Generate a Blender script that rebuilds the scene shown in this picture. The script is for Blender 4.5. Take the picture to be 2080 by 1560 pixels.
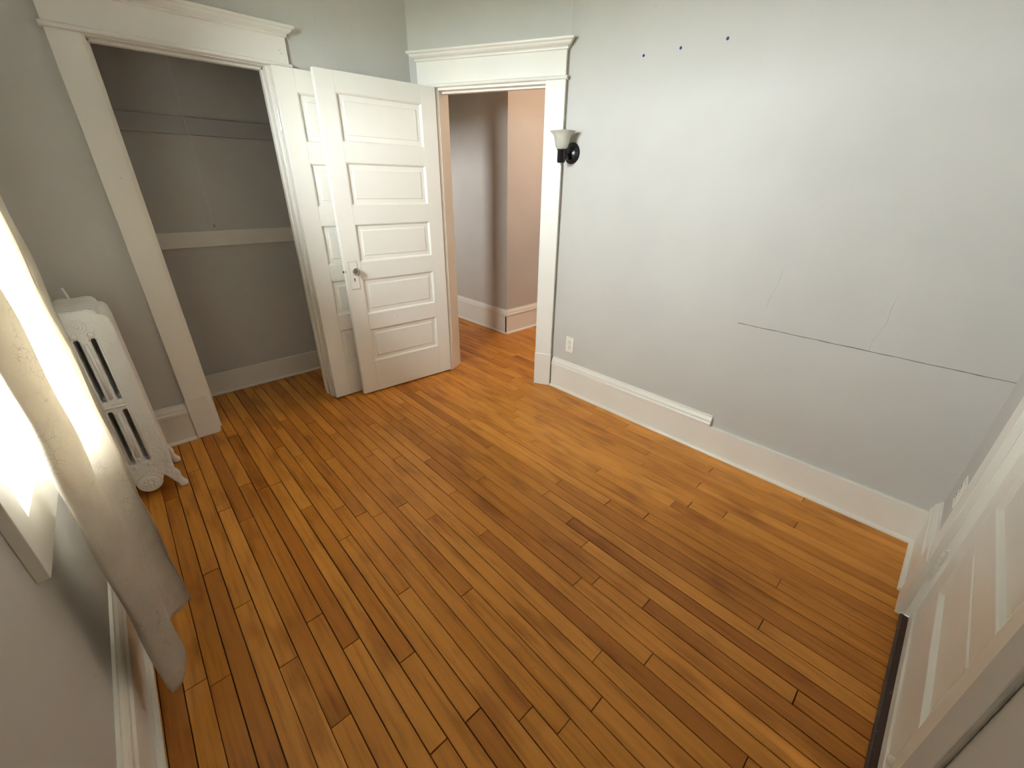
import bpy, bmesh, math, random
from mathutils import Vector, Matrix

for o in list(bpy.data.objects):
    bpy.data.objects.remove(o)
scene = bpy.context.scene
COL = scene.collection
rnd = random.Random(7)

# ------------------------------------------------------------------ camera
F_PX, PITCH, ROLL, YAW, CAM_H = 832.0, 0.449, 0.01264, 0.755, 1.49
fw = Vector((math.sin(YAW) * math.cos(PITCH), math.cos(YAW) * math.cos(PITCH), -math.sin(PITCH)))
rt = Vector((math.cos(YAW), -math.sin(YAW), 0.0))
up = rt.cross(fw)
r2 = rt * math.cos(ROLL) + up * math.sin(ROLL)
u2 = -rt * math.sin(ROLL) + up * math.cos(ROLL)
cam_data = bpy.data.cameras.new('camera')
cam = bpy.data.objects.new('camera', cam_data)
COL.objects.link(cam)
cam_data.sensor_fit = 'HORIZONTAL'
cam_data.sensor_width = 36.0
cam_data.lens = 36.0 * F_PX / 2080.0
cam_data.clip_start = 0.02
m = Matrix((r2, u2, -fw)).transposed().to_4x4()
m.translation = Vector((0, 0, CAM_H))
cam.matrix_world = m
scene.camera = cam

# ------------------------------------------------------------------ world, lights, exposure
world = bpy.data.worlds.new('overcast_sky')
scene.world = world
world.use_nodes = True
bg = world.node_tree.nodes['Background']
bg.inputs['Color'].default_value = (0.94, 0.98, 1.0, 1)
bg.inputs['Strength'].default_value = 61.0
scene.view_settings.view_transform = 'Standard'
scene.view_settings.look = 'None'
scene.view_settings.gamma = 1.0
scene.view_settings.use_curve_mapping = False
scene.view_settings.exposure = 0.25
scene.cycles.max_bounces = 9
scene.cycles.diffuse_bounces = 5


def area_light(name, loc, direction, sx, sy, energy=0, color=(1, 1, 1), portal=False):
    d = bpy.data.lights.new(name, 'AREA')
    d.shape = 'RECTANGLE'
    d.size, d.size_y = sx, sy
    d.energy = energy
    d.color = color
    if portal:
        d.cycles.is_portal = True
    o = bpy.data.objects.new(name, d)
    COL.objects.link(o)
    o.location = loc
    o.rotation_euler = Vector(direction).to_track_quat('-Z', 'Y').to_euler()
    return o


# ------------------------------------------------------------------ plan of the rooms (metres)
XR, YC, YN, XL = 2.373, 3.034, -0.285, -0.347      # right, far (closet), near and left wall faces
CEIL = 2.75
A = 0.4857                                          # angle of the doorway wall
DX, DY = 2.3369 + 0.033 * math.cos(A), 2.0382 + 0.033 * math.sin(A)
S_END = (YC - DY) / math.cos(A)                     # doorway wall length up to the far wall
WIN = (1.292, 2.07, 0.79, 2.24)                     # window opening in the left wall: y0, y1, z0, z1
CLO = (0.18, 0.915, 2.085)                          # closet opening x0, x1, head
DRW = (0.128, 0.888, 2.078)                         # doorway opening s0, s1, head
NDR = (1.03, 1.835, 2.09)                           # near door opening x0, x1, head
YB = 3.655                                          # closet back wall

area_light('window_left_offscreen', (XL - 0.16, (WIN[0] + WIN[1]) / 2, (WIN[2] + WIN[3]) / 2), (1, 0, 0),
           WIN[1] - WIN[0] + .1, WIN[3] - WIN[2] + .1, portal=True)


# ------------------------------------------------------------------ node helpers
def mat_new(name):
    mt = bpy.data.materials.new(name)
    mt.use_nodes = True
    nt = mt.node_tree
    return mt, nt, nt.nodes['Principled BSDF']


def N(nt, kind, **kw):
    n = nt.nodes.new(kind)
    for k, v in kw.items():
        setattr(n, k, v)
    return n


def setin(n, **kw):
    for k, v in kw.items():
        n.inputs[k.replace('_', ' ')].default_value = v


def ramp(nt, fac, stops):
    r = N(nt, 'ShaderNodeValToRGB')
    e = r.color_ramp.elements
    while len(e) < len(stops):
        e.new(0.5)
    for i, (p, c) in enumerate(stops):
        e[i].position = p
        e[i].color = (c[0], c[1], c[2], 1) if len(c) == 3 else c
    nt.links.new(fac, r.inputs['Fac'])
    return r


def mixc(nt, fac, a, b, mode='MIX'):
    n = N(nt, 'ShaderNodeMix', data_type='RGBA', blend_type=mode)
    for sock, v in ((n.inputs[0], fac), (n.inputs[6], a), (n.inputs[7], b)):
        if hasattr(v, 'links'):
            nt.links.new(v, sock)
        elif isinstance(v, (int, float)):
            sock.default_value = v
        else:
            sock.default_value = (v[0], v[1], v[2], 1)
    return n.outputs[2]


def noise(nt, vec, scale, detail=3.0, rough=0.5):
    n = N(nt, 'ShaderNodeTexNoise')
    setin(n, Scale=scale, Detail=detail, Roughness=rough)
    if vec is not None:
        nt.links.new(vec, n.inputs['Vector'])
    return n.outputs['Fac']


def bump(nt, bs, height, strength=0.2, dist=0.002):
    b = N(nt, 'ShaderNodeBump')
    setin(b, Strength=strength, Distance=dist)
    nt.links.new(height, b.inputs['Height'])
    nt.links.new(b.outputs['Normal'], bs.inputs['Normal'])


def objco(nt):
    return N(nt, 'ShaderNodeTexCoord').outputs['Object']


def paint(name, col, rough=0.55, var=0.04, bscale=90, bstr=0.08, spots=0.0, spotcol=(.35, .3, .24), bdist=0.002):
    mt, nt, bs = mat_new(name)
    co = objco(nt)
    big = noise(nt, co, 2.3, 4)
    lo = tuple(c * (1 - var) for c in col)
    hi = tuple(min(1, c * (1 + var)) for c in col)
    c = ramp(nt, big, [(0.3, lo), (0.7, hi)]).outputs['Color']
    if spots:
        sp = noise(nt, co, 38, 2, .6)
        sr = ramp(nt, sp, [(0.74, (0, 0, 0)), (0.765, (1, 1, 1))]).outputs['Color']
        ms = noise(nt, co, 4.5, 2)
        mr = ramp(nt, ms, [(0.5, (0, 0, 0)), (0.62, (spots, spots, spots))]).outputs['Color']
        f = mixc(nt, 1.0, sr, mr, 'MULTIPLY')
        c = mixc(nt, f, c, spotcol)
    nt.links.new(c, bs.inputs['Base Color'])
    bs.inputs['Roughness'].default_value = rough
    bump(nt, bs, noise(nt, co, bscale, 3), bstr, bdist)
    return mt


def plain(name, col, rough=0.5, metal=0.0):
    mt, nt, bs = mat_new(name)
    co = objco(nt)
    c = ramp(nt, noise(nt, co, 25, 3), [(0.3, tuple(x * .93 for x in col)), (0.7, tuple(min(1, x * 1.05) for x in col))])
    nt.links.new(c.outputs['Color'], bs.inputs['Base Color'])
    bs.inputs['Roughness'].default_value = rough
    bs.inputs['Metallic'].default_value = metal
    return mt


M = {}
M['wall'] = paint('grey_wall_paint', (.572, .556, .518), .6, .035, 60, .10, .5, (.36, .35, .33))
M['hallwall'] = paint('hall_wall_paint', (.57, .53, .48), .6, .04, 40, .12)
M['ceil'] = paint('ceiling_paint', (.86, .86, .84), .7, .02)
M['trim'] = paint('cream_gloss_paint', (.84, .81, .735), .36, .025, 70, .09, .8, (.42, .33, .22))
M['trimclean'] = paint('cream_paint', (.85, .82, .745), .38, .02, 60, .05)
M['board'] = paint('baseboard_paint', (.82, .785, .70), .4, .04, 50, .12, .8, (.45, .38, .28))
M['cleatgrey'] = paint('grey_cleat_paint', (.50, .49, .47), .55, .03)
M['iron'] = paint('white_cast_iron', (.84, .825, .78), .38, .03, 60, .8, bdist=.008)
M['ironplain'] = paint('white_radiator_paint', (.84, .82, .77), .4, .03, 40, .3)
M['white'] = plain('white_plastic', (.83, .80, .72), .35)
M['dark'] = plain('hole_shade_dark_metal', (.02, .018, .017), .6)  # metal on the latch bolt; elsewhere black painted for shade inside holes and slots
M['gap'] = plain('dirty_subfloor_wood', (.09, .045, .02), .9)
M['black'] = plain('oil_black_metal', (.006, .006, .007), .28)
M['blue'] = plain('blue_plastic', (.01, .04, .22), .4)
M['metal'] = plain('dull_metal', (.35, .33, .29), .35, .8)
M['crack'] = plain('seam_groove_shade', (.20, .19, .175), .9)  # dark colour stands in for the shade inside the seam groove
M['hair'] = plain('hairline_crack', (.41, .405, .39), .9)
M['cord'] = plain('white_cord', (.75, .73, .68), .6)
M['ground'] = plain('outdoor_ground', (.20, .21, .15), .9)
M['vinyl'] = paint('white_sash_paint', (.80, .82, .83), .4, .03, 50, .2, .8, (.45, .45, .42))


def wood_material():
    mt, nt, bs = mat_new('maple_floor')
    tc = N(nt, 'ShaderNodeTexCoord')
    oi = N(nt, 'ShaderNodeObjectInfo')
    sc = N(nt, 'ShaderNodeMath', operation='MULTIPLY')
    sc.inputs[1].default_value = 61.0
    nt.links.new(oi.outputs['Random'], sc.inputs[0])
    cmb = N(nt, 'ShaderNodeCombineXYZ')
    nt.links.new(sc.outputs[0], cmb.inputs['X'])
    nt.links.new(sc.outputs[0], cmb.inputs['Y'])
    va = N(nt, 'ShaderNodeVectorMath', operation='ADD')
    nt.links.new(tc.outputs['Object'], va.inputs[0])
    nt.links.new(cmb.outputs[0], va.inputs[1])
    mp = N(nt, 'ShaderNodeMapping')
    mp.inputs['Scale'].default_value = (26, 1.3, 26)
    nt.links.new(va.outputs[0], mp.inputs['Vector'])
    g1 = noise(nt, mp.outputs[0], 2.2, 5, .6)
    mp2 = N(nt, 'ShaderNodeMapping')
    mp2.inputs['Scale'].default_value = (9, 2.6, 9)
    nt.links.new(va.outputs[0], mp2.inputs['Vector'])
    g2 = noise(nt, mp2.outputs[0], 1.1, 3, .5)
    base = ramp(nt, oi.outputs['Random'], [
        (0.00, (0.405, 0.133, 0.015)), (0.08, (0.473, 0.167, 0.021)), (0.25, (0.546, 0.205, 0.026)),
        (0.60, (0.596, 0.234, 0.034)), (0.85, (0.630, 0.254, 0.039)), (1.00, (0.664, 0.273, 0.044))])
    c = mixc(nt, 1.0, base.outputs['Color'], ramp(nt, g1, [(.28, (.70, .64, .55)), (.47, (1, 1, 1)), (.75, (1.16, 1.18, 1.20))]).outputs['Color'], 'MULTIPLY')
    c = mixc(nt, 1.0, c, ramp(nt, g2, [(.30, (.68, .60, .50)), (.47, (1, 1, 1)), (.75, (1.10, 1.11, 1.10))]).outputs['Color'], 'MULTIPLY')
    sp = noise(nt, va.outputs[0], 34, 2, .6)
    c = mixc(nt, ramp(nt, sp, [(.73, (0, 0, 0)), (.77, (.45, .45, .45))]).outputs['Color'], c, (.16, .06, .015))
    nt.links.new(c, bs.inputs['Base Color'])
    rr = ramp(nt, g1, [(.2, (.44, .44, .44)), (.8, (.36, .36, .36))])
    nt.links.new(rr.outputs['Color'], bs.inputs['Roughness'])
    bs.inputs['Specular IOR Level'].default_value = 0.35
    bump(nt, bs, g1, .06, .001)
    return mt


M['wood'] = wood_material()


def dark_wood():
    mt, nt, bs = mat_new('dark_threshold_wood')
    co = objco(nt)
    mp = N(nt, 'ShaderNodeMapping')
    mp.inputs['Scale'].default_value = (4, 30, 30)
    nt.links.new(co, mp.inputs['Vector'])
    g = noise(nt, mp.outputs[0], 2, 4, .6)
    c = ramp(nt, g, [(.3, (.020, .007, .004)), (.7, (.055, .020, .010))]).outputs['Color']
    s = ramp(nt, noise(nt, co, 60, 3, .7), [(.66, (0, 0, 0)), (.70, (1, 1, 1))]).outputs['Color']
    nt.links.new(mixc(nt, s, c, (.35, .27, .22)), bs.inputs['Base Color'])
    bs.inputs['Roughness'].default_value = .35
    return mt


M['dwood'] = dark_wood()


def curtain_material():
    mt, nt, bs = mat_new('crinkled_curtain_cloth')
    co = objco(nt)
    mp = N(nt, 'ShaderNodeMapping')
    mp.inputs['Scale'].default_value = (1, 1, 1.0)
    nt.links.new(co, mp.inputs['Vector'])
    n1 = noise(nt, mp.outputs[0], 6, 4, .6)
    dist = N(nt, 'ShaderNodeVectorMath', operation='ADD')
    nz = N(nt, 'ShaderNodeTexNoise')
    setin(nz, Scale=14.0, Detail=3.0)
    nt.links.new(co, nz.inputs['Vector'])
    sc = N(nt, 'ShaderNodeVectorMath', operation='SCALE')
    sc.inputs['Scale'].default_value = 0.06
    nt.links.new(nz.outputs['Color'], sc.inputs[0])
    nt.links.new(co, dist.inputs[0])
    nt.links.new(sc.outputs[0], dist.inputs[1])
    vo = N(nt, 'ShaderNodeTexVoronoi', feature='DISTANCE_TO_EDGE')
    setin(vo, Scale=42.0)
    nt.links.new(dist.outputs[0], vo.inputs['Vector'])
    crk = ramp(nt, vo.outputs['Distance'], [(0.0, (1, 1, 1)), (0.022, (0, 0, 0))]).outputs['Color']
    msk = ramp(nt, noise(nt, co, 9, 2), [(.52, (0, 0, 0)), (.62, (.75, .75, .75))]).outputs['Color']
    f = mixc(nt, 1.0, crk, msk, 'MULTIPLY')
    base = ramp(nt, n1, [(.3, (.74, .68, .60)), (.7, (.85, .81, .74))]).outputs['Color']
    c = mixc(nt, f, base, (.33, .25, .17))
    nt.links.new(c, bs.inputs['Base Color'])
    bs.inputs['Roughness'].default_value = .7
    wv = N(nt, 'ShaderNodeTexWave', wave_type='BANDS', bands_direction='Z')
    setin(wv, Scale=28.0, Distortion=9.0, Detail=3.0, Detail_Scale=1.2)
    nt.links.new(co, wv.inputs['Vector'])
    hsum = N(nt, 'ShaderNodeMath', operation='SUBTRACT')
    nt.links.new(wv.outputs['Fac'], hsum.inputs[0])
    nt.links.new(crk, hsum.inputs[1])
    bump(nt, bs, hsum.outputs[0], .25, .003)
    tr = N(nt, 'ShaderNodeBsdfTranslucent')
    nt.links.new(c, tr.inputs['Color'])
    mx = N(nt, 'ShaderNodeMixShader')
    mx.inputs[0].default_value = .55
    nt.links.new(bs.outputs[0], mx.inputs[1])
    nt.links.new(tr.outputs[0], mx.inputs[2])
    nt.links.new(mx.outputs[0], nt.nodes['Material Output'].inputs['Surface'])
    return mt


M['curtain'] = curtain_material()


def glass_material(name, col, rough, mixt=None):
    mt, nt, bs = mat_new(name)
    bs.inputs['Base Color'].default_value = (*col, 1)
    bs.inputs['Roughness'].default_value = rough
    bs.inputs['Transmission Weight'].default_value = 1.0
    bs.inputs['IOR'].default_value = 1.45
    co = objco(nt)
    bump(nt, bs, noise(nt, co, 20, 2), .02, .001)
    return mt


def pane_material():
    mt, nt, bs = mat_new('window_glass')
    co = objco(nt)
    gl = N(nt, 'ShaderNodeBsdfGlossy')
    gl.inputs['Roughness'].default_value = .03
    tp = N(nt, 'ShaderNodeBsdfTransparent')
    c = ramp(nt, noise(nt, co, 5, 2), [(.3, (.93, .96, .97)), (.7, (.96, .98, .98))])
    nt.links.new(c.outputs['Color'], tp.inputs['Color'])
    fr = N(nt, 'ShaderNodeFresnel')
    fr.inputs['IOR'].default_value = 1.35
    mx = N(nt, 'ShaderNodeMixShader')
    nt.links.new(fr.outputs[0], mx.inputs[0])
    nt.links.new(tp.outputs[0], mx.inputs[1])
    nt.links.new(gl.outputs[0], mx.inputs[2])
    nt.links.new(mx.outputs[0], nt.nodes['Material Output'].inputs['Surface'])
    return mt


def shade_material():
    mt, nt, bs = mat_new('frosted_alabaster_glass')
    co = objco(nt)
    c = ramp(nt, noise(nt, co, 22, 3), [(.3, (.70, .68, .59)), (.7, (.84, .82, .74))]).outputs['Color']
    nt.links.new(c, bs.inputs['Base Color'])
    bs.inputs['Roughness'].default_value = .3
    tr = N(nt, 'ShaderNodeBsdfTranslucent')
    nt.links.new(c, tr.inputs['Color'])
    mx = N(nt, 'ShaderNodeMixShader')
    mx.inputs[0].default_value = .45
    nt.links.new(bs.outputs[0], mx.inputs[1])
    nt.links.new(tr.outputs[0], mx.inputs[2])
    nt.links.new(mx.outputs[0], nt.nodes['Material Output'].inputs['Surface'])
    return mt


M['pane'] = pane_material()
M['shade'] = shade_material()
M['crystal'] = glass_material('cut_glass', (.96, .95, .90), .16)


# ------------------------------------------------------------------ mesh helpers
class MB:
    """collects shapes into one mesh"""

    def __init__(self):
        self.v, self.f = [], []

    def add(self, vs, fs):
        k = len(self.v)
        self.v += [tuple(p) for p in vs]
        self.f += [tuple(i + k for i in q) for q in fs]
        return self

    def box(self, x0, x1, y0, y1, z0, z1):
        vs = [(x, y, z) for x in (x0, x1) for y in (y0, y1) for z in (z0, z1)]
        return self.add(vs, [(0, 1, 3, 2), (4, 6, 7, 5), (0, 4, 5, 1), (2, 3, 7, 6), (0, 2, 6, 4), (1, 5, 7, 3)])

    def prism(self, prof, fn, t0, t1):
        """prof: list of (u,w); fn(u,w,t) -> xyz ; closed profile extruded t0..t1 with caps"""
        n = len(prof)
        vs = [fn(u, w, t0) for u, w in prof] + [fn(u, w, t1) for u, w in prof]
        fs = [(i, (i + 1) % n, n + (i + 1) % n, n + i) for i in range(n)]
        fs += [tuple(range(n - 1, -1, -1)), tuple(range(n, 2 * n))]
        return self.add(vs, fs)

    def lathe(self, prof, c=(0, 0, 0), axis='Z', seg=24, cap=True):
        """prof: list of (r, h)"""
        vs, fs = [], []
        for r, h in prof:
            for i in range(seg):
                a = 2 * math.pi * i / seg
                p = (r * math.cos(a), r * math.sin(a), h)
                if axis == 'X':
                    p = (h, p[0], p[1])
                elif axis == 'Y':
                    p = (p[0], h, p[1])
                vs.append((p[0] + c[0], p[1] + c[1], p[2] + c[2]))
        for j in range(len(prof) - 1):
            for i in range(seg):
                k = (i + 1) % seg
                fs.append((j * seg + i, j * seg + k, (j + 1) * seg + k, (j + 1) * seg + i))
        if cap:
            fs.append(tuple(range(seg)))
            fs.append(tuple((len(prof) - 1) * seg + i for i in range(seg)))
        return self.add(vs, fs)

    def tube(self, a, b, r, seg=10):
        a, b = Vector(a), Vector(b)
        d = (b - a).normalized()
        q = d.orthogonal().normalized()
        w = d.cross(q)
        vs = []
        for p in (a, b):
            for i in range(seg):
                t = 2 * math.pi * i / seg
                vs.append(p + q * (r * math.cos(t)) + w * (r * math.sin(t)))
        fs = [(i, (i + 1) % seg, seg + (i + 1) % seg, seg + i) for i in range(seg)]
        fs += [tuple(range(seg)), tuple(range(seg, 2 * seg))]
        return self.add(vs, fs)

    def build(self, name, mat, parent=None, xf=None, bevel=0.0, smooth=False):
        me = bpy.data.meshes.new(name)
        vs = self.v if xf is None else [tuple(xf @ Vector(p)) for p in self.v]
        me.from_pydata(vs, [], self.f)
        bm = bmesh.new()
        bm.from_mesh(me)
        bmesh.ops.recalc_face_normals(bm, faces=bm.faces)
        bm.to_mesh(me)
        bm.free()
        if smooth:
            for p in me.polygons:
                p.use_smooth = True
        me.materials.append(M[mat] if isinstance(mat, str) else mat)
        o = bpy.data.objects.new(name, me)
        COL.objects.link(o)
        if parent:
            o.parent = parent
        if bevel:
            b = o.modifiers.new('bevel', 'BEVEL')
            b.width, b.segments, b.limit_method, b.angle_limit = bevel, 2, 'ANGLE', math.radians(40)
        return o


def tag(o, label=None, cat=None, group=None, kind=None):
    for k, v in (('label', label), ('category', cat), ('group', group), ('kind', kind)):
        if v:
            o[k] = v
    return o


def root(name, loc=(0, 0, 0), rz=0.0):
    o = bpy.data.objects.new(name, None)
    COL.objects.link(o)
    o.location = loc
    o.rotation_euler = (0, 0, rz)
    o.empty_display_size = .1
    return o


def struct(o, label, cat):
    return tag(o, label, cat, kind='structure')


# local frame of the doorway wall: (s, n, z) -> world
DW = Matrix(((-math.sin(A), -math.cos(A), 0, DX), (math.cos(A), -math.sin(A), 0, DY), (0, 0, 1, 0), (0, 0, 0, 1)))

# ------------------------------------------------------------------ shell
T = 0.14
b = MB()
y0, y1, z0, z1 = WIN
b.box(XL - T, XL, YN - T, y0, 0, CEIL).box(XL - T, XL, y1, YB + T, 0, CEIL)
for q in (WIN,):
    b.box(XL - T, XL, q[0], q[1], 0, q[2]).box(XL - T, XL, q[0], q[1], q[3], CEIL)
wl = struct(b.build('wall_left', 'wall'), 'grey painted wall with the curtained window and radiator', 'wall')

x0, x1, zh = CLO
b = MB()
b.box(XL, x0 - .015, YC, YC + .11, 0, CEIL).box(x1 + .015, DX - S_END * math.sin(A) + .02, YC, YC + .11, 0, CEIL)
b.box(x0 - .015, x1 + .015, YC, YC + .11, zh + .015, CEIL)
struct(b.build('wall_far', 'wall'), 'grey painted wall around the closet opening', 'wall')

s0, s1, zd = DRW
b = MB()
b.box(-.035, s0 - .015, -.14, 0, 0, CEIL).box(s1 + .015, S_END + .02, -.14, 0, 0, CEIL)
b.box(s0 - .015, s1 + .015, -.14, 0, zd + .015, CEIL)
struct(b.build('wall_doorway', 'wall', xf=DW), 'short angled grey wall around the hall doorway', 'wall')

YRC = DY - (XR - DX) / math.sin(A) * math.cos(A)
b = MB().box(XR, XR + .12, YN - T, YRC + .004, 0, CEIL)
wr = struct(b.build('wall_right', 'wall'), 'wide light grey wall carrying the black sconce', 'wall')

nx0, nx1, nzh = NDR
b = MB()
b.box(XL, nx0 - .02, YN - T, YN, 0, CEIL)
b.box(nx1 + .02, XR + .1, YN - T, YN, 0, CEIL)
b.box(nx0 - .02, nx1 + .02, YN - T, YN, nzh + .02, CEIL)
wn = struct(b.build('wall_near', 'wall'), 'grey wall around the closed panelled door', 'wall')

# closet interior
struct(MB().box(XL - .1, 1.45, YB, YB + .1, 0, CEIL).build('wall_closet_back', 'wall'), 'grey back wall inside the closet', 'wall')
struct(MB().box(-.16, -.06, YC + .11, YB, 0, CEIL).build('wall_closet_left', 'wall'), 'grey closet side wall on the radiator side', 'wall')
struct(MB().box(1.25, 1.35, YC + .11, YB, 0, CEIL).build('wall_closet_right', 'wall'), 'grey closet side wall on the doorway side', 'wall')
struct(MB().box(-1.0, 4.6, YN - .6, 6.2, CEIL, CEIL + .12).build('ceiling', 'ceil'), 'flat white ceiling', 'ceiling')

# hall walls
HX, HY = 2.975, 3.262
b = MB().box(HX, HX + .12, HY, 6.0, 0, CEIL)
struct(b.build('wall_hall_side', 'hallwall'), 'hall wall running away beyond the doorway', 'wall')
b = MB().box(HX + .12, 4.5, HY, HY + .12, 0, CEIL)
struct(b.build('wall_hall_end', 'hallwall'), 'warm lit hall wall seen through the doorway', 'wall')
b = MB().box(1.72, 1.84, YC + .11, 3.92, 0, CEIL).box(1.72, 1.84, 4.75, 6.0, 0, CEIL).box(1.72, 1.84, 3.92, 4.75, 1.98, CEIL)
struct(b.build('wall_hall_left', 'hallwall'), 'hall wall with an opening to another room', 'wall')
b = MB().box(1.6, HX + .12, 6.0, 6.1, 0, CEIL)
struct(b.build('wall_hall_far', 'hallwall'), 'far end wall of the hall', 'wall')
b = MB().box(4.4, 4.5, .9, HY, 0, CEIL).box(XR + .12, 4.5, .8, .9, 0, CEIL)
struct(b.build('wall_hall_right', 'hallwall'), 'hall walls around the corner behind the sconce wall', 'wall')

# the room beyond the hall opening, lit by its own window
HW = (4.28, 4.58, 1.40, 2.50)
b = MB()
b.box(.2, .3, YB + .1, HW[0], 0, CEIL).box(.2, .3, HW[1], 5.4, 0, CEIL)
b.box(.2, .3, HW[0], HW[1], 0, HW[2]).box(.2, .3, HW[0], HW[1], HW[3], CEIL)
b.box(.2, 1.72, 5.3, 5.4, 0, CEIL)
struct(b.build('wall_side_room', 'hallwall'), 'walls of the side room beyond the hall opening', 'wall')
area_light('side_room_window_offscreen', (.19, (HW[0] + HW[1]) / 2, (HW[2] + HW[3]) / 2), (1, 0, 0), HW[1] - HW[0], HW[3] - HW[2], portal=True)
# a warm ceiling lamp in the hall, round the corner
lp = bpy.data.lights.new('hall_lamp_offscreen', 'POINT')
lp.energy, lp.color, lp.shadow_soft_size = 27, (1.0, .72, .53), .09
lo = bpy.data.objects.new('hall_lamp_offscreen', lp)
COL.objects.link(lo)
lo.location = (3.5, 2.05, 2.3)

# ------------------------------------------------------------------ floor: slab and single boards
fl = struct(MB().box(XL - T, 4.6, YN - T, 6.1, -.06, -.006).build('floor', 'gap'), 'narrow honey brown hardwood strip floor', 'floor')
PW, PX = 0.0619, 0.0015
JOINTS = [(0.194, 2.196), (0.075, 1.995), (-0.108, 1.757), (0.439, 2.379), (0.443, 1.771), (0.388, 1.556), (0.148, 1.248),
          (0.029, 1.143), (0.455, 1.121), (0.566, 1.592), (0.75, 1.398), (0.636, 0.944), (0.933, 1.474), (0.747, 2.088),
          (0.862, 2.132), (1.168, 1.465), (1.417, 1.674), (1.667, 1.537), (1.249, 0.919), (0.999, 0.671), (1.485, 1.148),
          (0.309, 2.19), (0.487, 2.785), (0.242, 2.892), (1.558, 0.679), (1.81, 0.569), (2.061, 0.145), (1.63, 0.093),
          (1.13, 0.423), (1.382, 0.081), (0.826, 0.432), (1.204, -0.084), (0.522, 0.478), (0.707, 0.343), (0.906, -0.038),
          (0.575, 2.222), (1.289, 2.553), (1.426, 2.663), (0.279, 0.593), (-.17, 2.42), (1.95, .92), (2.13, 1.31), (1.72, 2.2),
          (1.88, 1.75), (2.22, .62), (1.1, 2.0), (1.35, 2.05), (-.04, 2.62), (0.68, 2.72)]


def plank(x0, x1, y0, y1, i):
    g, c, d = rnd.choice((.0008, .0012, .0016, .0022)), .0009, .0016
    xa, xb, ya, yb = x0 + g, x1 - g, y0 + g, y1 - g
    cx, cy = (xa + xb) / 2, (ya + yb) / 2
    hx, hy = (xb - xa) / 2, (yb - ya) / 2
    b = MB()
    vs = [(-hx, -hy, -.012), (hx, -hy, -.012), (hx, hy, -.012), (-hx, hy, -.012)]
    vs += [(-hx, -hy, -d), (hx, -hy, -d), (hx, hy, -d), (-hx, hy, -d)]
    vs += [(-hx + c, -hy + c, 0), (hx - c, -hy + c, 0), (hx - c, hy - c, 0), (-hx + c, hy - c, 0)]
    fs = [(8, 9, 10, 11)]
    for k in range(4):
        j = (k + 1) % 4
        fs += [(k, j, 4 + j, 4 + k), (4 + k, 4 + j, 8 + j, 8 + k)]
    b.add(vs, fs)
    o = b.build('plank', 'wood', fl)
    o.location = (cx, cy, rnd.uniform(-.0004, .0004))
    return o


nplank = 0
k0 = math.floor((XL - PX) / PW)
k1 = math.ceil((3.95 - PX) / PW)
for k in range(k0, k1):
    xa, xb = PX + k * PW, PX + (k + 1) * PW
    xm = (xa + xb) / 2
    if xm < XL - .03:
        continue
    if xm < 1.3:
        ya, yb = YN - .02, YB
    elif xm < 1.80:
        ya, yb = YN - .02, YC + .05
    elif xm < XR:
        ya, yb = YN - .02, 5.0
    elif xm < HX:
        ya, yb = 1.6, 5.0
    else:
        ya, yb = 1.9, HY
    if not (nx0 - .02 < xm < nx1 + .02):
        ya = max(ya, YN)
    ys = sorted(j for (jx, j) in JOINTS if xa <= jx < xb and j < yb - .1)
    if not ys:
        ys = [rnd.uniform(.4, 2.6)] if xm < XR else [rnd.uniform(2.2, 3.0)]
    # lengthen the list with plausible joints where nothing can be seen
    while yb - ys[-1] > 1.9:
        ys.append(ys[-1] + rnd.uniform(.8, 1.5))
    while ys[0] - ya > 1.7:
        ys.insert(0, ys[0] - rnd.uniform(.9, 1.4))
    ys = [y for y in ys if ya + .12 < y < yb - .12]
    cuts = [ya] + ys + [yb]
    for i in range(len(cuts) - 1):
        plank(xa, xb, cuts[i], cuts[i + 1], i)
        nplank += 1
print('planks', nplank)


# ------------------------------------------------------------------ mouldings
CROWN = [(-.011, 0), (.024, 0), (.030, .004), (.031, .009), (.028, .013), (.033, .017), (.044, .021), (.052, .028), (.056, .037), (.063, .039), (.069, .044), (.070, .050), (.066, .055), (-.011, .056)]
BEAD = [(-.011, 0), (.028, 0), (.034, .004), (.036, .010), (.034, .016), (.028, .020), (-.011, .020)]
CAPP = [(0, 0), (.024, 0), (.027, .003), (.027, .018), (.022, .026), (.021, .040), (.016, .050), (.010, .058), (.008, .066), (0, .068)]
SHOE = [(0, 0), (.016, 0), (.016, .008), (.012, .014), (.006, .017), (0, .018)]


def baseboard(name, label, p0, p1, nrm, h=.183, cap=None, thick=.02, shoe=True, mat='board'):
    """board along p0->p1 on the wall line, nrm = direction into the room; cap = (t0,t1) range in metres or None"""
    p0, p1, nrm = Vector(p0), Vector(p1), Vector(nrm).normalized()
    L = (p1 - p0).length
    d = (p1 - p0) / L

    def fn(u, w, t):
        q = p0 + d * t + nrm * u
        return (q.x, q.y, w)
    o = MB().prism([(0, 0), (thick, 0), (thick, h - .003), (thick - .003, h), (0, h)], fn, 0, L).build(name, mat)
    struct(o, label, 'baseboard')
    if cap:
        MB().prism([(u, w + h) for u, w in CAPP], fn, cap[0], cap[1]).build('cap_moulding', mat, o)
    if shoe:
        MB().prism([(u + thick, w) for u, w in SHOE], fn, 0, L).build('shoe_moulding', mat, o)
    return o


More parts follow.
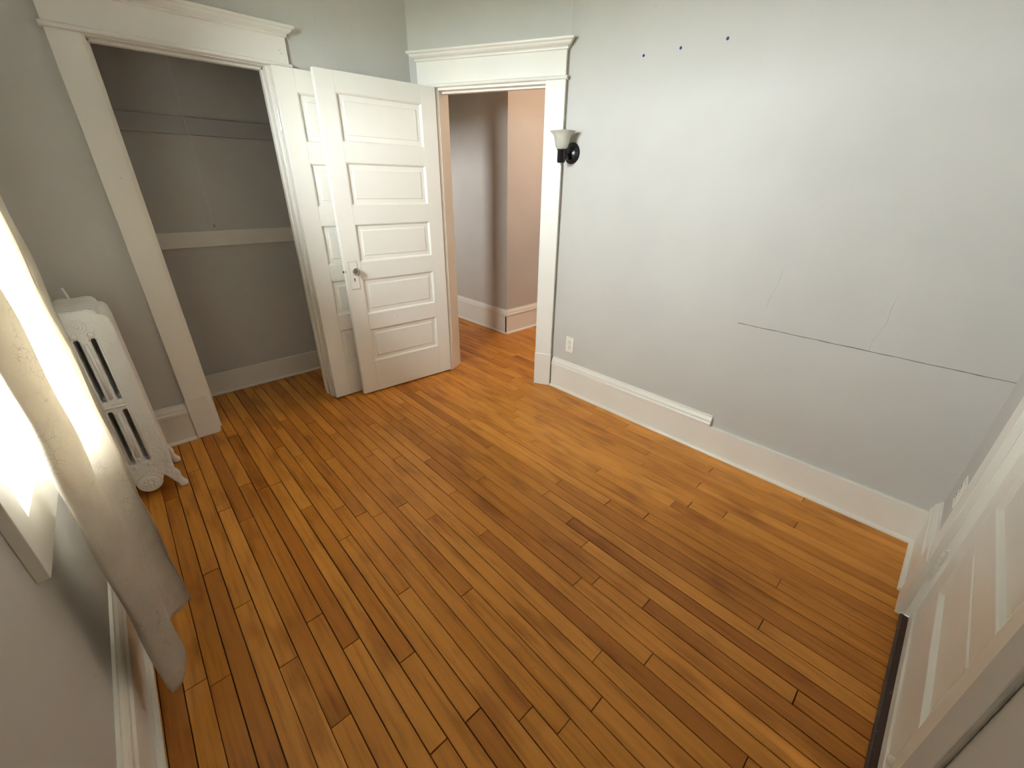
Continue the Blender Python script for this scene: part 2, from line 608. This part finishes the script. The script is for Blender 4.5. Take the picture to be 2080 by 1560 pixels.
baseboard('baseboard_right', 'cream baseboard under the sconce wall, its cap moulding broken off part way', (XR, YRC - .01, 0), (XR, YN, 0), (-1, 0, 0), cap=(0.0, YRC - .01 - .735))
baseboard('baseboard_far', 'short cream baseboard between radiator and closet casing', (XL, YC, 0), (.048, YC, 0), (0, -1, 0), cap=(0, XL * -1 + .048))
baseboard('baseboard_left', 'cream baseboard running under the window and curtain', (XL, YN, 0), (XL, YC, 0), (1, 0, 0), h=.175, cap=(0, YC - YN))
baseboard('baseboard_near', 'cream baseboard stub between door casing and sconce wall corner', (XR, YN, 0), (1.975, YN, 0), (0, 1, 0), cap=(.0, XR - 1.975))
baseboard('baseboard_near_corner', 'cream baseboard from the closed door to the window wall', (.915, YN, 0), (XL, YN, 0), (0, 1, 0), cap=(.0, .9 - XL))
baseboard('baseboard_closet', 'plain white baseboard inside the closet', (-.06, YB, 0), (1.25, YB, 0), (0, -1, 0), h=.168, thick=.016, mat='trimclean')
baseboard('baseboard_hall_side', 'white hall baseboard on the wall running away', (HX, 6.0, 0), (HX, HY - .02, 0), (-1, 0, 0), h=.20, cap=(0, 6.0 - HY + .02), shoe=True, mat='trimclean')
baseboard('baseboard_hall_end', 'white hall baseboard under the warm lit wall', (HX - .02, HY, 0), (4.4, HY, 0), (0, -1, 0), h=.20, cap=(0, 1.45), mat='trimclean')


def door_trim(name, label, xf, i0, i1, zb, zf, zc, left, right, opening_z, fr_l, fr_r, wall_t, cr=.05, plinth=.27, stop_n=-.045, mat='trim', jl=True):
    """casing around an opening. local frame: s along the wall, n into the room, z up.
    left/right = (outer, inner) s of the casing boards; i0,i1 = jamb faces; zb bead bottom; zf frieze top; zc crown top"""
    r = root(name)
    struct(r, label, 'door casing')
    for (a, c) in (left, right):
        lo_, hi_ = min(a, c), max(a, c)
        MB().box(lo_, hi_, -.011, .022, plinth, zb).build('casing_board', mat, r, xf, bevel=.002)
        MB().box(lo_ - .003, hi_ + .002, -.011, .027, 0, plinth + .002).build('plinth_block', mat, r, xf, bevel=.002)
    lo_, hi_ = fr_l, fr_r
    MB().prism([(u, w + zb) for u, w in BEAD], lambda u, w, t: (t, u, w), lo_ - .012, hi_ + .012).build('bead', mat, r, xf)
    MB().box(lo_, hi_, -.011, .022, zb + .02, zf).build('frieze_board', mat, r, xf, bevel=.001)
    # crown with mitred returns: shrink each profile point towards the ends
    prof = [(u, w * (zc - zf) / .056 + zf) for u, w in CROWN]
    n = len(prof)
    vs = [(lo_ - max(u, .022) + .022 - (.046 if u < 0 and w > zf + .01 else 0), u, w) for u, w in prof] + [(hi_ + max(u, .022) - .022 + (.046 if u < 0 and w > zf + .01 else 0), u, w) for u, w in prof]
    fs = [(i, (i + 1) % n, n + (i + 1) % n, n + i) for i in range(n)] + [tuple(range(n - 1, -1, -1)), tuple(range(n, 2 * n))]
    MB().add(vs, fs).build('crown_moulding', mat, r, xf)
    # jambs and stops
    for s_, sg in ((i0, -1), (i1, 1)):
        MB().box(min(s_, s_ + sg * .02), max(s_, s_ + sg * .02), -wall_t, .004, 0, opening_z + .02).build('jamb', mat, r, xf, bevel=.001)
        if jl or sg < 0:
            MB().box(min(s_, s_ - sg * .012), max(s_, s_ - sg * .012), stop_n - .035, stop_n, 0, opening_z).build('door_stop', mat, r, xf, bevel=.002)
    MB().box(i0, i1, -wall_t, .004, opening_z, opening_z + .02).build('head_jamb', mat, r, xf, bevel=.001)
    MB().box(i0, i1, stop_n - .035, stop_n, opening_z - .012, opening_z).build('head_stop', mat, r, xf, bevel=.002)
    return r


DWT = DW @ Matrix.Translation((0, .011, 0))
CF = Matrix(((1, 0, 0, 0), (0, -1, 0, YC), (0, 0, 1, 0), (0, 0, 0, 1)))        # closet wall frame
NF = Matrix(((-1, 0, 0, 0), (0, 1, 0, YN), (0, 0, 1, 0), (0, 0, 0, 1)))        # near wall frame (s = -x)
door_trim('trim_1', 'cream closet door casing with crown head and plinth blocks', CF, .182, .917, 2.088, 2.228, 2.282, (.053, .172), (.927, 1.045), 2.083, .053, 1.045, .11)
door_trim('trim_2', 'cream hall doorway casing with crown head beside the sconce', DWT, DRW[0], DRW[1], 2.09, 2.236, 2.292, (-.002, .126), (.892, 1.02), 2.076, 0.0, 1.035, .14, jl=False)
r3 = root('trim_3')
struct(r3, 'cream casing around the closed panelled door', 'door casing')
MB().box(1.842, 1.962, YN, YN + .022, .275, 2.13).build('casing_board', 'trim', r3, bevel=.003)
MB().box(1.838, 1.968, YN, YN + .027, 0, .277).build('plinth_block', 'trim', r3, bevel=.002)
MB().box(.865, .925, YN, YN + .012, 0, 2.13).build('edge_strip', 'wall', r3, bevel=.005)
MB().box(.865, 1.962, YN, YN + .022, 2.13, 2.26).build('head_board', 'trim', r3, bevel=.003)
MB().box(1.835, 1.845, YN - .13, YN + .002, 0, 2.11).build('jamb', 'trim', r3)
MB().box(.92, 1.028, YN - .13, YN - .004, 0, 2.11).build('jamb', 'trim', r3)
MB().box(1.028, 1.835, YN - .13, YN + .002, 2.092, 2.115).build('head_jamb', 'trim', r3)

# closet cleats
struct(MB().box(-.06, 1.25, YB - .02, YB, 1.088, 1.19).build('trim_4', 'trimclean', bevel=.002), 'white cleat board across the closet back at mid height', 'cleat board')
struct(MB().box(-.06, 1.25, YB - .02, YB, 1.765, 1.862).build('trim_5', 'cleatgrey', bevel=.002), 'grey painted upper cleat board across the closet back', 'cleat board')


# ------------------------------------------------------------------ doors
def make_door(name, label, loc, rz, w, h, stile=.113, th=.038, zs=None):
    """local x from the hinge edge, y = thickness (centred), z up from the door's bottom edge"""
    r = root(name, loc, rz)
    struct(r, label, 'door')
    t = th / 2
    zs = zs or [(.247, .505), (.620, .873), (.991, 1.237), (1.353, 1.605), (1.714, 1.974)]
    for a, c in ((0, stile), (w - stile, w)):
        MB().box(a, c, -t, t, 0, h).build('stile', 'trim', r, bevel=.0025)
    prev = 0.0
    for q in zs + [(h, None)]:
        MB().box(stile, w - stile, -t, t, prev, q[0]).build('rail', 'trim', r, bevel=.0012)
        prev = q[1]
    x0, x1 = stile, w - stile
    for (za, zb) in zs:
        b = MB()
        for sg in (-1, 1):
            rings = [(0, t), (.003, t - .0005), (.006, t - .004), (.012, t - .0135), (.038, t - .0135), (.043, t - .0085)]
            vs, fs = [], []
            for ins, dep in rings:
                vs += [(x0 + ins, sg * dep, za + ins), (x1 - ins, sg * dep, za + ins), (x1 - ins, sg * dep, zb - ins), (x0 + ins, sg * dep, zb - ins)]
            for j in range(len(rings) - 1):
                for i in range(4):
                    k = (i + 1) % 4
                    fs.append((4 * j + i, 4 * j + k, 4 * j + 4 + k, 4 * j + 4 + i))
            e = 4 * (len(rings) - 1)
            fs.append((e, e + 1, e + 2, e + 3))
            b.add(vs, fs)
        o = b.build('panel', 'trimclean', r)
    return r


def hinge(parent, x, y, z, L=.09, leaf=0.0):
    hb = MB()
    for k in range(5):
        hb.tube((x, y, z + L * k / 5 + .0009), (x, y, z + L * (k + 1) / 5 - .0009), .007, 12)
    o = hb.build('hinge', 'trim', parent)
    MB().tube((x, y, z), (x, y, z + L), .0042, 10).build('hinge_pin', 'metal', o)
    b = MB()
    b.lathe([(.004, 0), (.006, .004), (.004, .009), (.001, .011)], (x, y, z + L), seg=10)
    b.lathe([(.001, -.010), (.004, -.008), (.006, -.004), (.004, 0)], (x, y, z), seg=10)
    b.build('finial', 'trim', o)
    return o


# hall door, swung open against the closet door
ang = math.atan2(2.868 - 2.820, 1.114 - 1.900)
wid = .789
offx, offy = -math.sin(ang), math.cos(ang)          # local +y in world
# the face seen is local +y after turning (points towards the camera)
hx, hy = 1.904 - offx * .0175, 2.8205 - offy * .0175
d1 = make_door('door_1', 'five panel cream door with glass knob, swung open by the hall doorway', (hx, hy, .012), ang, wid, 2.078)
# lock plate, knob and latch on the camera side
t = .019
px = wid - .058
pl = MB().box(px - .028, px + .028, t, t + .004, .815, 1.0).build('lock_plate', 'trimclean', d1, bevel=.0015)
MB().box(px - .0295, px + .0295, t, t + .0015, .8135, 1.0015).build('plate_edge', 'metal', pl)
tag(pl, 'painted rectangular lock plate with keyhole')
b = MB()
b.box(px - .0275, px - .0245, t + .003, t + .0055, .818, .997).box(px + .0245, px + .0275, t + .003, t + .0055, .818, .997)
b.box(px - .0275, px + .0275, t + .003, t + .0055, .817, .820).box(px - .0275, px + .0275, t + .003, t + .0055, .995, .998)
b.build('plate_border', 'trim', pl)
b = MB().lathe([(.0045, t + .0035), (.0045, t + .005)], (px + .002, 0, .885), 'Y', 12)
b.box(px - .0005, px + .0045, t + .0035, t + .005, .868, .884)
b.build('keyhole', 'dark', pl)
MB().lathe([(.011, t + .003), (.011, t + .010), (.008, t + .014), (.008, t + .026)], (px - .006, 0, .937), 'Y', 16).build('knob_shank', 'metal', d1, smooth=True)
kb = MB().lathe([(.010, t + .024), (.021, t + .029), (.026, t + .038), (.0245, t + .047), (.015, t + .054), (.004, t + .055)], (px - .006, 0, .937), 'Y', 10).build('door_knob', 'crystal', d1)
tag(kb, 'faceted clear glass door knob')
MB().box(wid - .0005, wid + .0012, -.011, .011, .85, .98).build('latch_plate', 'trimclean', d1)
MB().lathe([(.007, wid), (.007, wid + .004), (.004, wid + .010)], (0, 0, .935), 'X', 10).build('latch_bolt', 'dark', d1)
MB().tube((wid - .004, t - .001, .93), (wid - .004, t + .001, .945), .0018, 8).build('screw_hole', 'dark', d1)
# the closet-side knob of this door
MB().lathe([(.011, -t), (.011, -t - .008), (.008, -t - .014)], (px - .006, 0, .937), 'Y', 12).build('knob_rosette', 'metal', d1)
for zz in (.2, 1.0, 1.8):
    hinge(d1, -.006, -.014, zz)

# closet door, folded back flat in front of the wall
wc = .735
d2 = make_door('door_2', 'five panel cream closet door folded back behind the hall door', (.926, 2.9625, .012), 0.0, wc, 2.068,
               zs=[(.254, .518), (.626, .871), (.977, 1.232), (1.344, 1.593), (1.703, 1.955)])
for zz in (1.76, .17):
    hinge(d2, -.007, .004, zz, .10)

# closed door in the near wall
d3 = make_door('door_3', 'closed five panel cream door with a painted hinge and dark threshold', (1.832, -.306 - .0175, .014), math.pi, .798, 2.075)
MB().box(.003, .795, -.0175 - .009, -.0175, 0, .052).build('door_sweep', 'trim', d3, bevel=.003)
hinge(d3, -.001, -.0365, .20, .14)
hinge(d3, -.001, -.0365, 1.72, .14)
b = MB().lathe([(.014, 0), (.014, -.006), (.0125, -.011), (.009, -.014), (.002, -.015)], (.700, -.0175, .10), 'Y', 16)
tag(b.build('door_bumper', 'white', d3, smooth=True), 'white rubber bumper')
th = MB().prism([(0, 0), (.03, 0), (.03, .012), (.006, .012), (.0, .006)], lambda u, w, s: (s, -.274 - u, w), 1.03, 1.838).build('threshold', 'dwood')
tag(th, 'dark brown worn wooden threshold strip at the closed door', 'threshold')

# ------------------------------------------------------------------ window in the left wall

def make_window(name, label, win, xf):
    w1 = root(name)
    struct(w1, label, 'window')
    y0, y1, z0, z1 = win
    fx = .024
    for q in ((y0 - .094, y0 - .004), (y1 + .004, y1 + .096)):
        MB().box(0, fx, q[0], q[1], z0 - .125, z1 + .1).build('side_casing', 'trimclean', w1, xf, bevel=.002)
    MB().box(0, fx - .001, y0 - .004, y1 + .004, z0 - .125, z0 - .004).build('bottom_casing', 'trimclean', w1, xf, bevel=.002)
    MB().box(0, fx - .001, y0 - .004, y1 + .004, z1 + .004, z1 + .1).build('head_casing', 'trimclean', w1, xf, bevel=.002)
    MB().box(-.16, .004, y0 - .012, y0, z0 - .012, z1 + .012).build('window_jamb', 'vinyl', w1, xf)
    MB().box(-.16, .004, y1, y1 + .012, z0 - .012, z1 + .012).build('window_jamb', 'vinyl', w1, xf)
    MB().box(-.16, .004, y0, y1, z1, z1 + .012).build('head_jamb', 'vinyl', w1, xf)
    MB().prism([(.004, 0), (-.16, -.012), (-.16, -.035), (.004, -.012)], lambda u, w, s: (u, s, z0 + w), y0, y1).build('sill', 'vinyl', w1, xf)
    for yy in (y0, y1 - .014):
        MB().box(-.030, -.012, yy, yy + .014, z0, z1).build('stop_bead', 'vinyl', w1, xf, bevel=.002)
        MB().box(-.082, -.074, yy, yy + .012, z0, z1).build('parting_bead', 'vinyl', w1, xf, bevel=.001)
    zm = (z0 + z1) / 2
    for x0, x1, za, zb in ((-.072, -.034, z0 - .002, zm + .02), (-.120, -.084, zm - .02, z1)):
        MB().box(x0, x1, y0 + .002, y0 + .047, za, zb).build('sash_stile', 'vinyl', w1, xf, bevel=.003)
        MB().box(x0, x1, y1 - .047, y1 - .002, za, zb).build('sash_stile', 'vinyl', w1, xf, bevel=.003)
        MB().box(x0, x1, y0 + .047, y1 - .047, za, za + .065).build('sash_rail', 'vinyl', w1, xf, bevel=.003)
        MB().box(x0, x1, y0 + .047, y1 - .047, zb - .035, zb).build('sash_rail', 'vinyl', w1, xf, bevel=.003)
        xm = (x0 + x1) / 2
        MB().box(xm - .002, xm + .002, y0 + .045, y1 - .045, za + .063, zb - .033).build('pane', 'pane', w1, xf)
    return w1


make_window('window_1', 'white painted sash window behind the crinkled curtain', WIN, Matrix.Translation((XL, 0, 0)))

# ground outside
gr = MB().box(-40, 40, -40, 40, -3.2, -3.0).build('ground_outside', 'ground')
struct(gr, 'ground outside the window', 'ground')

# ------------------------------------------------------------------ curtain
def spline(pts, n):
    out = []
    P = [pts[0]] + list(pts) + [pts[-1]]
    seg = len(pts) - 1
    for i in range(n + 1):
        u = i / n * seg
        k = min(int(u), seg - 1)
        t = u - k
        p0, p1, p2, p3 = (Vector(P[k + j]) for j in range(4))
        out.append(0.5 * ((2 * p1) + (p2 - p0) * t + (2 * p0 - 5 * p1 + 4 * p2 - p3) * t * t + (3 * p1 - p0 - 3 * p2 + p3) * t ** 3))
    return out


TOP = [(-.300, 1.475), (-.292, 1.47), (-.264, 1.345), (-.246, 1.287), (-.224, 1.30), (-.205, 1.36), (-.2025, 1.395), (-.220, 1.45), (-.226, 1.56),
       (-.207, 1.625), (-.182, 1.635), (-.171, 1.605), (-.186, 1.70), (-.230, 1.90), (-.228, 2.10), (-.222, 2.26)]
BOT = [(-.300, 1.455), (-.290, 1.42), (-.272, 1.28), (-.256, 1.215), (-.228, 1.25), (-.211, 1.32), (-.213, 1.40), (-.224, 1.46), (-.215, 1.52),
       (-.186, 1.545), (-.168, 1.555), (-.162, 1.56), (-.185, 1.66), (-.225, 1.84), (-.226, 1.97), (-.224, 2.07)]
NT, NZ = 240, 80
bt, tp = spline(BOT, NT), spline(TOP, NT)
ZT = 1.575  # unseen curtain top, kept low to let window light in over it
vs, fs = [], []
for j in range(NZ + 1):
    v = j / NZ
    for i in range(NT + 1):
        u = i / NT
        hem = .085 + .03 * math.exp(-((u - .42) / .1) ** 2) + .006 * math.sin(u * 41)
        z = hem + (ZT - hem) * v
        w = min(1.0, v * 1.35) ** .8
        p = bt[i].lerp(tp[i], w)
        k = (1 - v) * .003
        x = p.x + k * math.sin(23 * u + 5 * v) + .0015 * math.sin(60 * u + 14 * v) + .002 * math.sin(31 * v + 9 * u)
        y = p.y + .004 * math.sin(7 * v + 12 * u)
        vs.append((x, y, z))
for j in range(NZ):
    for i in range(NT):
        a = j * (NT + 1) + i
        fs.append((a, a + 1, a + NT + 2, a + NT + 1))
cu = root('curtain', (-.23, 1.65, 0))
tag(cu, 'cream crinkled curtain panel hanging beside the window and radiator', 'curtain')
o = MB().add([(x + .23, y - 1.65, z) for x, y, z in vs], fs).build('cloth', 'curtain', cu, smooth=True)
sd = o.modifiers.new('thickness', 'SOLIDIFY')
sd.thickness = .0012
# unseen rod, put at mid window so light enters above the curtain
rd = root('curtain_rod', (-.235, 1.68, 1.587))
tag(rd, 'unseen white curtain rod, set at mid window to let light in above', 'curtain rod')
MB().tube((0, -.62, 0), (0, .66, 0), .009, 14).build('rod', 'white', rd, smooth=True)
for yy in (-.55, .60):
    MB().box(XL + .235, .004, yy - .008, yy + .008, -.012, .0).build('bracket', 'white', rd, bevel=.002)

# ------------------------------------------------------------------ radiator
def curve_solid(name, outline, holes, depth, bev, mat, parent, res=2):
    """2D outline (x,z) with holes, extruded along y by depth, rounded edges"""
    cd = bpy.data.curves.new(name, 'CURVE')
    cd.dimensions = '2D'
    cd.fill_mode = 'BOTH'
    cd.extrude = depth / 2 - bev
    cd.bevel_depth = bev
    cd.bevel_resolution = res
    cd.offset = -bev
    for pts in [outline] + holes:
        sp = cd.splines.new('POLY')
        sp.points.add(len(pts) - 1)
        for p, (x, z) in zip(sp.points, pts):
            p.co = (x, z, 0, 1)
        sp.use_cyclic_u = True
    tmp = bpy.data.objects.new(name, cd)
    COL.objects.link(tmp)
    dg = bpy.context.evaluated_depsgraph_get()
    me = bpy.data.meshes.new_from_object(tmp.evaluated_get(dg))
    bpy.data.objects.remove(tmp)
    me.transform(Matrix(((1, 0, 0, 0), (0, 0, -1, 0), (0, 1, 0, 0), (0, 0, 0, 1))))
    me.name = name
    me.materials.clear()
    me.materials.append(M[mat])
    for p in me.polygons:
        p.use_smooth = True
    try:
        me.set_sharp_from_angle(angle=math.radians(50))
    except Exception:
        pass
    ob = bpy.data.objects.new(name, me)
    COL.objects.link(ob)
    ob.parent = parent
    return ob


RXC, RY0 = -.2075, 2.497
rad = root('radiator', (RXC, RY0, 0))
tag(rad, 'white ornate cast iron column radiator between curtain and closet', 'radiator')


def half_outline(foot):
    h = []
    if foot:
        h += [(.062, .105), (.080, .070), (.100, .030), (.106, .004), (.122, 0.0), (.139, .004), (.141, .016), (.130, .034), (.124, .055), (.126, .075), (.121, .095), (.110, .112), (.112, .15)]
    else:
        h += [(.050, .082), (.085, .085), (.104, .100), (.110, .13)]
    h += [(.111, .30), (.111, .60), (.110, .90), (.106, .945), (.094, .962), (.078, .966), (.074, .978), (.064, .992), (.045, .997), (.022, .994)]
    return h


def full_outline(foot):
    h = half_outline(foot)
    base = [(.045, .075), (.030, .052), (.0, .043)] if not foot else [(.052, .085), (.030, .050), (.0, .043)]
    rgt = list(reversed(base)) + h + [(0, .992)]
    lft = [(-x, z) for x, z in reversed(rgt)][1:-1]
    return rgt + lft


def slot(xc, z0, z1, w=.0085):
    return [(xc - w, z0 + .006), (xc - w + .004, z0), (xc + w - .004, z0), (xc + w, z0 + .006), (xc + w, z1 - .006), (xc + w - .004, z1), (xc - w + .004, z1), (xc - w, z1 - .006)]


HOLES = [slot(sx * .027, a, c) for sx in (-1, 1) for a, c in ((.216, .512), (.567, .866))]
NSEC, PITCH_R = 6, .056
sec_end = curve_solid('section', full_outline(True), HOLES, .046, .010, 'iron', rad)
sec_end.location = (0, .023, 0)
mid = None
for i in range(1, NSEC):
    if i == NSEC - 1:
        s_ = sec_end.copy()
        COL.objects.link(s_)
        s_.parent = rad
    elif mid is None:
        s_ = mid = curve_solid('section', full_outline(False), HOLES, .046, .010, 'ironplain', rad)
    else:
        s_ = mid.copy()
        COL.objects.link(s_)
        s_.parent = rad
    s_.location = (0, .023 + i * PITCH_R, 0)
# ornaments of the end section (facing -y)
b = MB().lathe([(.052, .004), (.052, -.004), (.048, -.008), (.044, -.005), (.040, -.005), (.037, -.009), (.032, -.010)], (0, 0, .093), 'Y', 32)
tag(b.build('rosette', 'ironplain', rad, smooth=True), 'round cast rosette boss')
b = MB()
for k in range(8):
    a_ = k * math.pi / 4
    b.lathe([(.0095, -.006), (.0085, -.010), (.005, -.013), (.001, -.014)], (.021 * math.cos(a_), 0, .093 + .021 * math.sin(a_)), 'Y', 10)
b.lathe([(.010, -.006), (.009, -.012), (.005, -.015), (.001, -.016)], (0, 0, .093), 'Y', 12)
b.build('rosette_petals', 'ironplain', rad, smooth=True)
for x_, z_, r_ in ((.027, .196, .009), (-.027, .196, .009), (0, .232, .008), (.027, .886, .012), (-.027, .886, .012)):
    MB().lathe([(r_, .004), (r_, -.003), (r_ * .8, -.006), (r_ * .3, -.008), (.0005, -.008)], (x_, 0, z_), 'Y', 14).build('boss', 'ironplain', rad, smooth=True)
b = MB()
b.tube((-.045, -.001, .536), (.045, -.001, .536), .005, 10)
b.build('cross_bead', 'ironplain', rad, smooth=True)
for sx in (-1, 1):
    b = MB().tube((sx * .040, 0, .225), (sx * .040, 0, .86), .0042, 8)
    b.build('column_bead', 'ironplain', rad, smooth=True)
MB().tube((0, 0, .25), (0, 0, .50), .007, 10).build('centre_bead', 'ironplain', rad, smooth=True)
MB().tube((0, 0, .58), (0, 0, .85), .007, 10).build('centre_bead', 'ironplain', rad, smooth=True)
# scroll crest at the top
for r_, d_ in ((.030, .006), (.020, .009), (.009, .012)):
    MB().lathe([(r_, .004), (r_, -d_ + .003), (r_ - .003, -d_), (r_ - .006, -d_ + .002), (.0005, -d_ + .003)], (-.004, 0, .928), 'Y', 24).build('scroll', 'iron', rad, smooth=True)
MB().box(-.050, .044, -.002, .004, .896, .904).build('scroll_ledge', 'ironplain', rad, bevel=.002)
# hub connecting the sections, steam pipe stub at the far end
MB().tube((0, .01, .093), (0, NSEC * PITCH_R - .01, .093), .030, 18).build('bottom_hub', 'ironplain', rad, smooth=True)
MB().tube((0, .01, .93), (0, NSEC * PITCH_R - .01, .93), .022, 18).build('top_hub', 'ironplain', rad, smooth=True)
MB().tube((-.01, NSEC * PITCH_R - .03, .98), (-.02, NSEC * PITCH_R - .03, 1.045), .005, 10).build('air_vent', 'ironplain', rad, smooth=True)

# ------------------------------------------------------------------ wall sconce
sc_ = root('wall_sconce', (XR, 1.976, 1.69))
tag(sc_, 'black wall sconce with frosted bell glass shade beside the doorway', 'wall lamp')
MB().lathe([(.063, 0), (.063, -.006), (.058, -.012), (.050, -.014), (.046, -.020), (.028, -.026), (.012, -.030), (.012, -.032)], (0, 0, 0), 'X', 40).build('back_plate', 'black', sc_, smooth=True)
MB().tube((-.02, 0, -.022), (-.106, 0, -.022), .019, 16).build('arm', 'black', sc_, smooth=True)
cx_ = -.106
MB().lathe([(.012, -.060), (.022, -.058), (.026, -.050), (.026, .010), (.029, .013), (.030, .020), (.0, .020)], (cx_, 0, 0), 'Z', 28).build('socket_cup', 'black', sc_, smooth=True)
MB().tube((cx_ + .006, .006, -.058), (cx_ + .006, .006, -.072), .0025, 8).build('switch_knob', 'black', sc_)
SH = [(.024, .016), (.033, .020), (.040, .032), (.045, .050), (.048, .068), (.052, .085), (.059, .098), (.069, .108), (.081, .114)]
prof = SH + [(.0815, .1165), (.079, .117)] + [(r_ - .004, z_ + .003) for r_, z_ in reversed(SH[:-1])]
sh_o = MB().lathe(prof, (cx_, 0, 0), 'Z', 40, cap=False).build('lamp_shade', 'shade', sc_, smooth=True)
tag(sh_o, 'frosted bell shaped glass shade open at the top')
MB().lathe([(.012, .02), (.013, .035), (.022, .055), (.024, .068), (.018, .082), (.004, .088)], (cx_, 0, 0), 'Z', 18).build('bulb', 'white', sc_, smooth=True)


# ------------------------------------------------------------------ outlets
def outlet(loc, rz, label):
    """plate lies in local xz plane facing local -y, origin at the plate centre on the wall"""
    r = root('electrical_outlet', loc, rz)
    tag(r, label, 'outlet')
    MB().box(-.038, .038, -.006, 0, -.061, .061).build('cover_plate', 'white', r, bevel=.003)
    for zc in (-.0205, .0205):
        rc = MB().lathe([(.0168, -.004), (.0168, -.0078), (.0155, -.0085)], (0, 0, zc), 'Y', 20).build('receptacle', 'white', r)
        b = MB().box(-.0075, -.0050, -.0092, -.008, zc + .001, zc + .010).box(.0050, .0075, -.0092, -.008, zc + .001, zc + .009)
        b.lathe([(.003, -.008), (.003, -.0092)], (0, 0, zc - .008), 'Y', 10)
        b.build('slots', 'dark', rc)
    MB().lathe([(.003, -.005), (.003, -.0070), (.001, -.0075)], (0, 0, 0), 'Y', 10).build('screw', 'metal', r)
    return r


outlet((XR, 1.873, .393), math.radians(-90), 'white duplex outlet low on the sconce wall beside the doorway casing')
outlet((2.155, YN, .432), math.radians(180), 'white outlet plate tucked between the corner and the closed door casing')

# blue plugs left in the wall
for yy, zz, nm in ((1.527, 2.129, 'nearest the doorway'), (1.318, 2.126, 'in the middle of the row of three'), (1.088, 2.122, 'farthest from the doorway')):
    r = root('wall_anchor', (XR, yy, zz))
    tag(r, 'small blue plastic wall anchor, the one ' + nm, 'wall anchor', 'blue wall anchors in a row')
    MB().lathe([(.0068, 0), (.0068, -.0012), (.0055, -.0022), (.0026, -.0022)], (0, 0, 0), 'X', 16, cap=False).build('rim', 'blue', r)
    MB().lathe([(.0028, -.0004), (.0027, -.0016)], (0, 0, 0), 'X', 12).build('screw_hole', 'dark', r)

# pull cord in the closet
pc = root('pull_cord', (.524, 3.40, 1.235))
tag(pc, 'thin white pull cord hanging inside the dark closet', 'pull cord')
MB().tube((0, 0, .012), (0, 0, CEIL - 1.235), .0011, 6).build('cord', 'cord', pc)
MB().lathe([(.001, .014), (.003, .011), (.0045, .0), (.003, -.004)], (0, 0, 0), 'Z', 10).build('pull_tip', 'metal', pc)


# cracks in the sconce wall
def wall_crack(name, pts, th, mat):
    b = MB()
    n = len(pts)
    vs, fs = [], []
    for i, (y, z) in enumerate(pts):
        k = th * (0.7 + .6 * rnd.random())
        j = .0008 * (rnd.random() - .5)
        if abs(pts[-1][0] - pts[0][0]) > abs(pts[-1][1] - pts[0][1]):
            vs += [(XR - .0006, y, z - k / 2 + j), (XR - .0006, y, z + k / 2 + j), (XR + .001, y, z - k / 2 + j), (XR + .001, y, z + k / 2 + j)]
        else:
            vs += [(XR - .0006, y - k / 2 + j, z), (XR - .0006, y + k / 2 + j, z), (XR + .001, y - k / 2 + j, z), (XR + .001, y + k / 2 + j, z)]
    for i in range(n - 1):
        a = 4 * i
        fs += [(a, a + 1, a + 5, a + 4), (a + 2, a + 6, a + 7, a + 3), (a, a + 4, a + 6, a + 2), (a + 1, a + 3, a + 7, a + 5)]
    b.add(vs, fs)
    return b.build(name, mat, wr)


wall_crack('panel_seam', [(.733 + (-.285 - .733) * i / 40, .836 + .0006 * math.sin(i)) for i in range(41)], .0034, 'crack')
wall_crack('hairline_crack', [(.165 + .006 * math.sin(i * .7) - .002 * i, .838 + .02 * i) for i in range(14)], .0012, 'hair')
wall_crack('hairline_crack', [(.62 - .004 * i + .004 * math.sin(i), .93 + .03 * i) for i in range(8)], .0010, 'hair')
